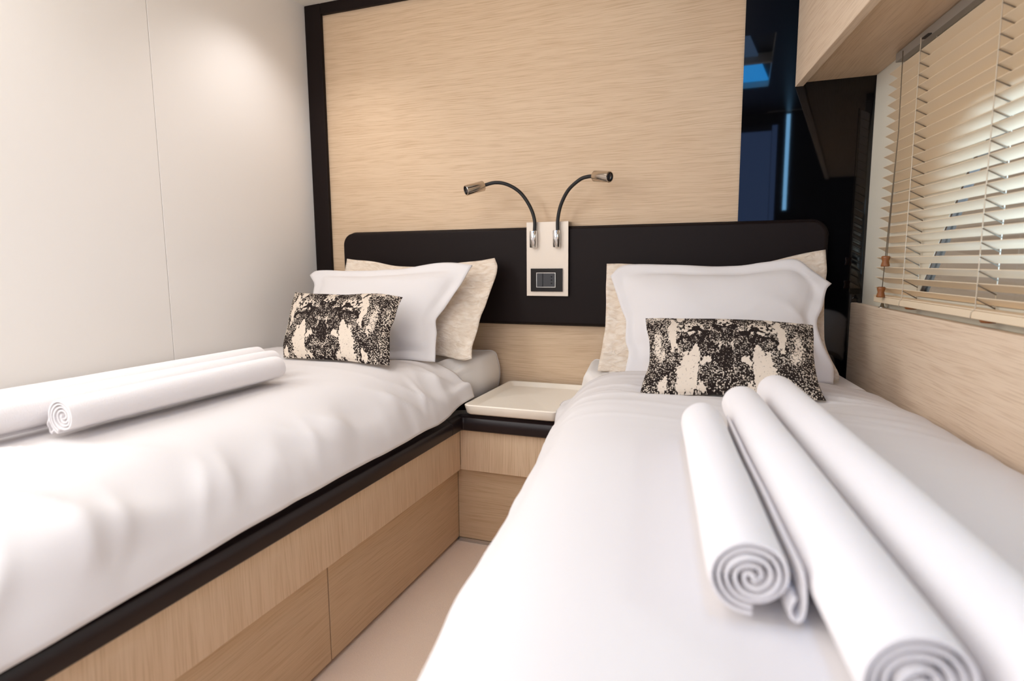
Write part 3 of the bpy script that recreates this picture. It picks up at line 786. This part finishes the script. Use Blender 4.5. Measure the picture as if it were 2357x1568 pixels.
def duvet(fn, prof_at, t0, t1, ns, nt, disp, label, thick=.016):
    V = []; F = []
    for j in range(nt):
        t = t0+(t1-t0)*(j/(nt-1))
        P = prof_at(t)
        for i, (u, z) in enumerate(P):
            a = P[max(0, i-1)]; b = P[min(len(P)-1, i+1)]
            tx, tz = b[0]-a[0], b[1]-a[1]; L = math.hypot(tx, tz) or 1
            nx, nz_ = -tz/L, tx/L
            if nz_ < 0 and abs(tx) > 1e-6 and tx < 0: nx, nz_ = -nx, -nz_
            s = i/(len(P)-1); d, dt = disp(s, t, u, z)
            V.append(fn(u+nx*d, t+dt, z+nz_*d))
    for j in range(nt-1):
        for i in range(ns-1):
            F.append((j*ns+i, j*ns+i+1, (j+1)*ns+i+1, (j+1)*ns+i))
    V = [tuple(v) for v in V]
    z0 = [v[2] for v in V]
    pressed(V, [j*ns+i for j in range(nt) for i in range(ns) if i < ns*.8], SOFT, .0075)
    dz = [V[k][2]-z0[k] for k in range(len(V))]
    for it in range(9):                            # the dent spreads softly into the cloth around it
        nd = dz[:]
        for j in range(nt):
            for i in range(ns):
                k = j*ns+i; m = dz[k]
                for q in ((j-1, i), (j+1, i), (j, i-1), (j, i+1)):
                    if 0 <= q[0] < nt and 0 <= q[1] < ns: m = min(m, dz[q[0]*ns+q[1]]*.84)
                nd[k] = m
        dz = nd
    V = [(v[0], v[1], z0[k]+dz[k]) for k, v in enumerate(V)]
    # inner skin + rim
    base = len(V); fo = []
    k = (nt//2)*ns+ns//3
    hand = 1 if (Vector(V[k+1])-Vector(V[k])).cross(Vector(V[k+ns])-Vector(V[k])).z > 0 else -1
    for j in range(nt):
        for i in range(ns):
            p = Vector(V[j*ns+i]); px = Vector(V[j*ns+min(ns-1, i+1)])-Vector(V[j*ns+max(0, i-1)])
            py = Vector(V[min(nt-1, j+1)*ns+i])-Vector(V[max(0, j-1)*ns+i])
            n = px.cross(py).normalized()*hand
            s_ = i/(ns-1); fo.append(p-n*thick*(1-.62*ss(.84, 1, s_)-.5*ss(.03, 0, s_)))
    V += [tuple(q) for q in fo]
    for j in range(nt-1):
        for i in range(ns-1):
            F.append((base+j*ns+i, base+(j+1)*ns+i, base+(j+1)*ns+i+1, base+j*ns+i+1))
    for i in range(ns-1):
        F.append((i, base+i, base+i+1, i+1)); k = (nt-1)*ns; F.append((k+i, k+i+1, base+k+i+1, base+k+i))
    for j in range(nt-1):
        F.append((j*ns, (j+1)*ns, base+(j+1)*ns, base+j*ns)); k = ns-1
        F.append((j*ns+k, base+j*ns+k, base+(j+1)*ns+k, (j+1)*ns+k))
    SOFT.append(BVHTree.FromPolygons([Vector(q) for q in V], F))
    o = G().add(V, F).build('duvet', LINEN, None, smooth=True)
    tag(o, label, 'duvet', 'white duvets of the twin beds')
    return o

# left duvet: u measured from the left wall
NSL = 120
def lprof(t):
    h = ss(.30, .60, t)
    lift = -.007*(1-h)
    hem = -.408-.028*ss(.31, .55, t)-.014*ss(1.1, 1.6, t)
    hx = .8135+.0015*nz(t*5, 1.7)
    P = [(.012, -.293+lift), (.05, -.281+lift), (.15, -.276+lift), (.35, -.272+lift), (.52, -.274+lift), (.62, -.283+lift), (.69, -.300+lift), (.745, -.330+lift*.6),
         (.782, -.362+lift*.3), (.804, hem+.038), (hx+.003, hem+.0035*nz(t*9, 4.2)), ]
    return smooth_prof(P, NSL)
def ldisp(s, t, u, z):
    d = .004*nz(u*5, t*4, 2)
    side = ss(-.29, -.36, z)
    d += side*ss(1, .86, s)*(.015*(crease(u*3+t*2.6, t*4.4-z*6.0, 1.3)-.3)+.006*nz(t*13, z*10, 5)+.008*(crease(t*9.0+z*5, z*2.2, 6.6)-.3))
    foot = ss(1.15, 1.5, t)*ss(.35, .55, u)
    d += foot*ss(1, .86, s)*(.022*(crease(t*4.0+u*5.5, u*1.7-t*.8, 8.1)-.35))
    head = ss(.75, .35, t)*ss(.25, .6, u)
    d += head*.006*(crease(u*4-t*7, u*2.0+t*6, 3.7)-.3)
    d += side*.002*nz(t*22, z*10, 9)*ss(.80, 1, s)
    dt = 0.0
    if t < .5:                                     # head edge: slightly oblique, drawn towards the pillows in the middle
        e = ss(.5, .33, t); dt = e*(.012*nz(u*6, 3.3)-.02*ss(.3, 0., u)+.0*u)
    return d, dt
duvet(lbf, lprof, .300, 2.02, NSL, 190, ldisp, 'thick white duvet on the left bed hanging over the dark rail')

NSR = 120
def rprof(t):
    h = ss(.34, .75, t); lift = -.016*(1-h)
    hem = -.402-.123*ss(.45, .60, t)-.04*ss(.6, 1.2, t)
    P = [(.006, -.342+lift*.2), (.03, -.318+lift*.3), (.075, -.296+lift), (.16, -.283+lift), (.32, -.278+lift), (.52, -.278+lift), (.62, -.281+lift), (.68, -.291+lift), (.725, -.311+lift),
         (.757, -.345+lift*.7), (.780, -.375+lift*.4), (.800, -.375+(hem+.375)*.5), (.812, hem)]
    return smooth_prof(P, NSR)
def rdisp(s, t, u, z):
    d = .003*nz(u*5, t*4, 6)
    head = ss(1.15, .55, t)
    d += head*.0045*(crease(u*2.2, t*17+u*3.5, 2.2)-.25)*ss(.05, .15, u)
    d += .003*(crease(u*2.5+4, t*8-u*5, 7.5)-.25)*ss(.22, .05, u)
    side = ss(-.31, -.38, z)*ss(.5, .6, u)*ss(-.48, -.40, z)
    d += side*(.008*nz(t*4.5, z*3, 3)+.003*nz(t*14, z*8, 1))
    dt = 0
    if t < .6:
        e = ss(.6, .36, t); dt = e*(.012*nz(u*5, 8.3)+.03*ss(.62, .78, u)+.03*ss(.2, .0, u))
    return d, dt
duvet(lambda u, t, z: rs(.004+u, t, z), rprof, .352, 2.05, NSR, 210, rdisp, 'smooth white duvet on the right bed beside the oak side panel')

# ------------------------------------------------------------------ mattresses
def mattress(fn, w, l, zt, zb, label, cover, bulge=.008):
    """fn(u,t,z) maps bed coordinates; rounded box with a fitted sheet."""
    r = .022; V = []; F = []
    # superellipse-like rounded box through rings from bottom to top
    prof = [(0.012, zb)]+[(-bulge*math.sin(PI*k/8), zb+(zt-r-zb)*k/8) for k in range(0, 9)]
    for k in range(1, 7):
        a = PI/2*k/6; prof.append((r-r*math.cos(a), zt-r+r*math.sin(a)))
    prof += [(x, zt+.001) for x in (.06, .085, .12, .16, .21, .27, .33)]
    rings = []
    for ins, z in prof:
        P = []; R = max(.010, .024-ins*.3)
        U0, U1, T0, T1 = ins, w-ins, ins, l-ins
        for cu, ct, a0 in ((U1-R, T1-R, 0), (U0+R, T1-R, PI/2), (U0+R, T0+R, PI), (U1-R, T0+R, 1.5*PI)):
            for k in range(7):
                a = a0+PI/2*k/6; P.append((cu+R*math.cos(a), ct+R*math.sin(a), z))
            # straight run subdivided so the sheet can ripple
        Q = []
        for i, p in enumerate(P):
            q = P[(i+1) % len(P)]; L = math.hypot(q[0]-p[0], q[1]-p[1]); m = 24 if i % 7 == 6 else 1
            for k in range(m):
                s = k/m; Q.append((p[0]+(q[0]-p[0])*s, p[1]+(q[1]-p[1])*s, z))
        rings.append(Q)
    n = len(rings[0])
    for Q in rings:
        for (u, t, z) in Q:
            rip = .0025*nz(u*9+3, t*9, z*14)*ss(zt, zt-.05, z)
            cu = 1 if u > w/2 else -1
            k = ss(cover, cover+.05, t)                   # pressed in under the duvet
            V.append(fn(u+cu*(rip-.054*k), t, z-.040*k*ss(zb+.05, zt-.02, z)))
    for i in range(len(rings)-1):
        for k in range(n): F.append((i*n+k, i*n+(k+1) % n, (i+1)*n+(k+1) % n, (i+1)*n+k))
    F += [tuple(range(n-1, -1, -1)), tuple((len(rings)-1)*n+k for k in range(n))]
    o = G().add(V, F).build('mattress', SHEET, None, smooth=True)
    tag(o, label, 'mattress', 'mattresses of the twin beds')
    # corner seam of the fitted sheet
    cs = G(); P = []
    for ins, z in prof[1:-1]:
        R = .022; P.append(fn(w-ins-R+R*.72+.001, ins+R-R*.72-.001, z))
    s = cs.tube(P, .0022, 6).build('sheet_seam', LINEN, o, smooth=True)
    return o
mattress(lambda u, t, z: lbf(u+.028, t, z), .750, 2.0, -.305, -.446, 'white sheeted mattress on the left bed along the cream wall', .236)
rbf = lambda u, t, z: rs(.036+u, t+.036, z)
mattress(rbf, .722, 2.0, -.318, -.446, 'white sheeted mattress on the right bed beside the oak side panel', .275)

# ------------------------------------------------------------------ lights
def area(name, loc, size, power, col, rot=(0, 0, 0), shape='DISK', size_y=None, spread=PI):
    l = bpy.data.lights.new(name, 'AREA'); l.energy = power; l.color = col; l.shape = shape; l.size = size; l.spread = spread
    if size_y: l.size_y = size_y
    o = bpy.data.objects.new(name, l); COL.objects.link(o); o.location = (loc[0], loc[1], loc[2]+H); o.rotation_euler = rot
    return o
def spot(name, loc, target, power, col, angle, blend=.6, radius=.04):
    l = bpy.data.lights.new(name, 'SPOT'); l.energy = power; l.color = col; l.spot_size = angle; l.spot_blend = blend; l.shadow_soft_size = radius
    o = bpy.data.objects.new(name, l); COL.objects.link(o); o.location = (loc[0], loc[1], loc[2]+H)
    d = Vector(target)-Vector(loc); o.rotation_euler = d.to_track_quat('-Z', 'Y').to_euler(); return o
WARM = (1.0, .97, .985)
area('ceiling_lamp', (-.70, -1.20, ZC-.02), .55, 2.6, WARM)
area('ceiling_lamp', (-.75, -2.1, ZC-.02), .6, 2.8, WARM)
spot('downlight', (-1.30, -.37, ZC-.02), (-1.40, -.36, -1), 9.0, WARM, math.radians(120), .8)
spot('downlight', (-1.30, -1.25, ZC-.02), (-1.36, -1.25, -1), 2.6, WARM, math.radians(120), .8)
spot('downlight', (.06, -1.25, ZC-.02), (.12, -1.25, -1), 3.2, WARM, math.radians(110), .8)
area('rear_fill', (-.58, YR+.03, .28), 1.0, 8, (.98, .98, 1.0), rot=(PI/2, 0, 0), shape='RECTANGLE', size_y=.9)  # added fill at the rear bulkhead, brightens headwall, pillows and towel ends
q = Vector((XL+.03, -1.62, .46))             # added fill by the left wall, brightens the right side panel and cabinet
l = area('left_fill', q, .9, 18.5, (.92, .96, 1.0), shape='RECTANGLE', size_y=.9)
l.rotation_euler = (Vector((.5, -1.25, -.05))-q).to_track_quat('-Z', 'Y').to_euler()
# daylight thrown up off the water outside the window
w = bpy.data.worlds.new('world'); sc.world = w; w.use_nodes = True
w.node_tree.nodes['Background'].inputs['Color'].default_value = (.75, .9, 1.0, 1)
w.node_tree.nodes['Background'].inputs['Strength'].default_value = 1.3
q = Vector(hull(.56, 1.50, -.44))
l = area('water_daylight', q, .8, 70, (.42, .68, 1.0), shape='RECTANGLE', size_y=.3)
l.rotation_euler = (Vector(hull(.33, 1.50, .20))-q).to_track_quat('-Z', 'Y').to_euler()
# underside of the side deck above the window, outside
g = hull_prism(G(), .42, .80, 2.6, .44, .47, t0=-1.6)
hull_prism(g, .78, .80, 2.6, -.16, .4395, t0=-1.6)
structure(g.build('deck_overhang', BROWN))

# ------------------------------------------------------------------ camera
cam = bpy.data.cameras.new('camera'); co = bpy.data.objects.new('camera', cam); COL.objects.link(co)
yaw, pit, rol, F = 0.36173812, 0.12766234, 0.00768898, 1391.57285
f = Vector((-math.sin(yaw)*math.cos(pit), math.cos(yaw)*math.cos(pit), -math.sin(pit)))
r = Vector((math.cos(yaw), math.sin(yaw), 0)); d = f.cross(r)
c, s = math.cos(rol), math.sin(rol)
r2 = r*c+d*s; d2 = d*c-r*s
M = Matrix(((r2.x, -d2.x, -f.x, 0), (r2.y, -d2.y, -f.y, -2.0), (r2.z, -d2.z, -f.z, H), (0, 0, 0, 1)))
co.matrix_world = M
cam.sensor_width = 36; cam.sensor_fit = 'HORIZONTAL'; cam.lens = 36*F/2357; cam.clip_start = .02
cam.dof.use_dof = True; cam.dof.focus_distance = 1.75; cam.dof.aperture_fstop = 3.4
sc.camera = co
sc.view_settings.view_transform = 'Standard'; sc.view_settings.look = 'None'; sc.view_settings.gamma = 1
sc.view_settings.use_curve_mapping = False; sc.view_settings.exposure = -0.09
sc.cycles.max_bounces = 10; sc.cycles.diffuse_bounces = 6
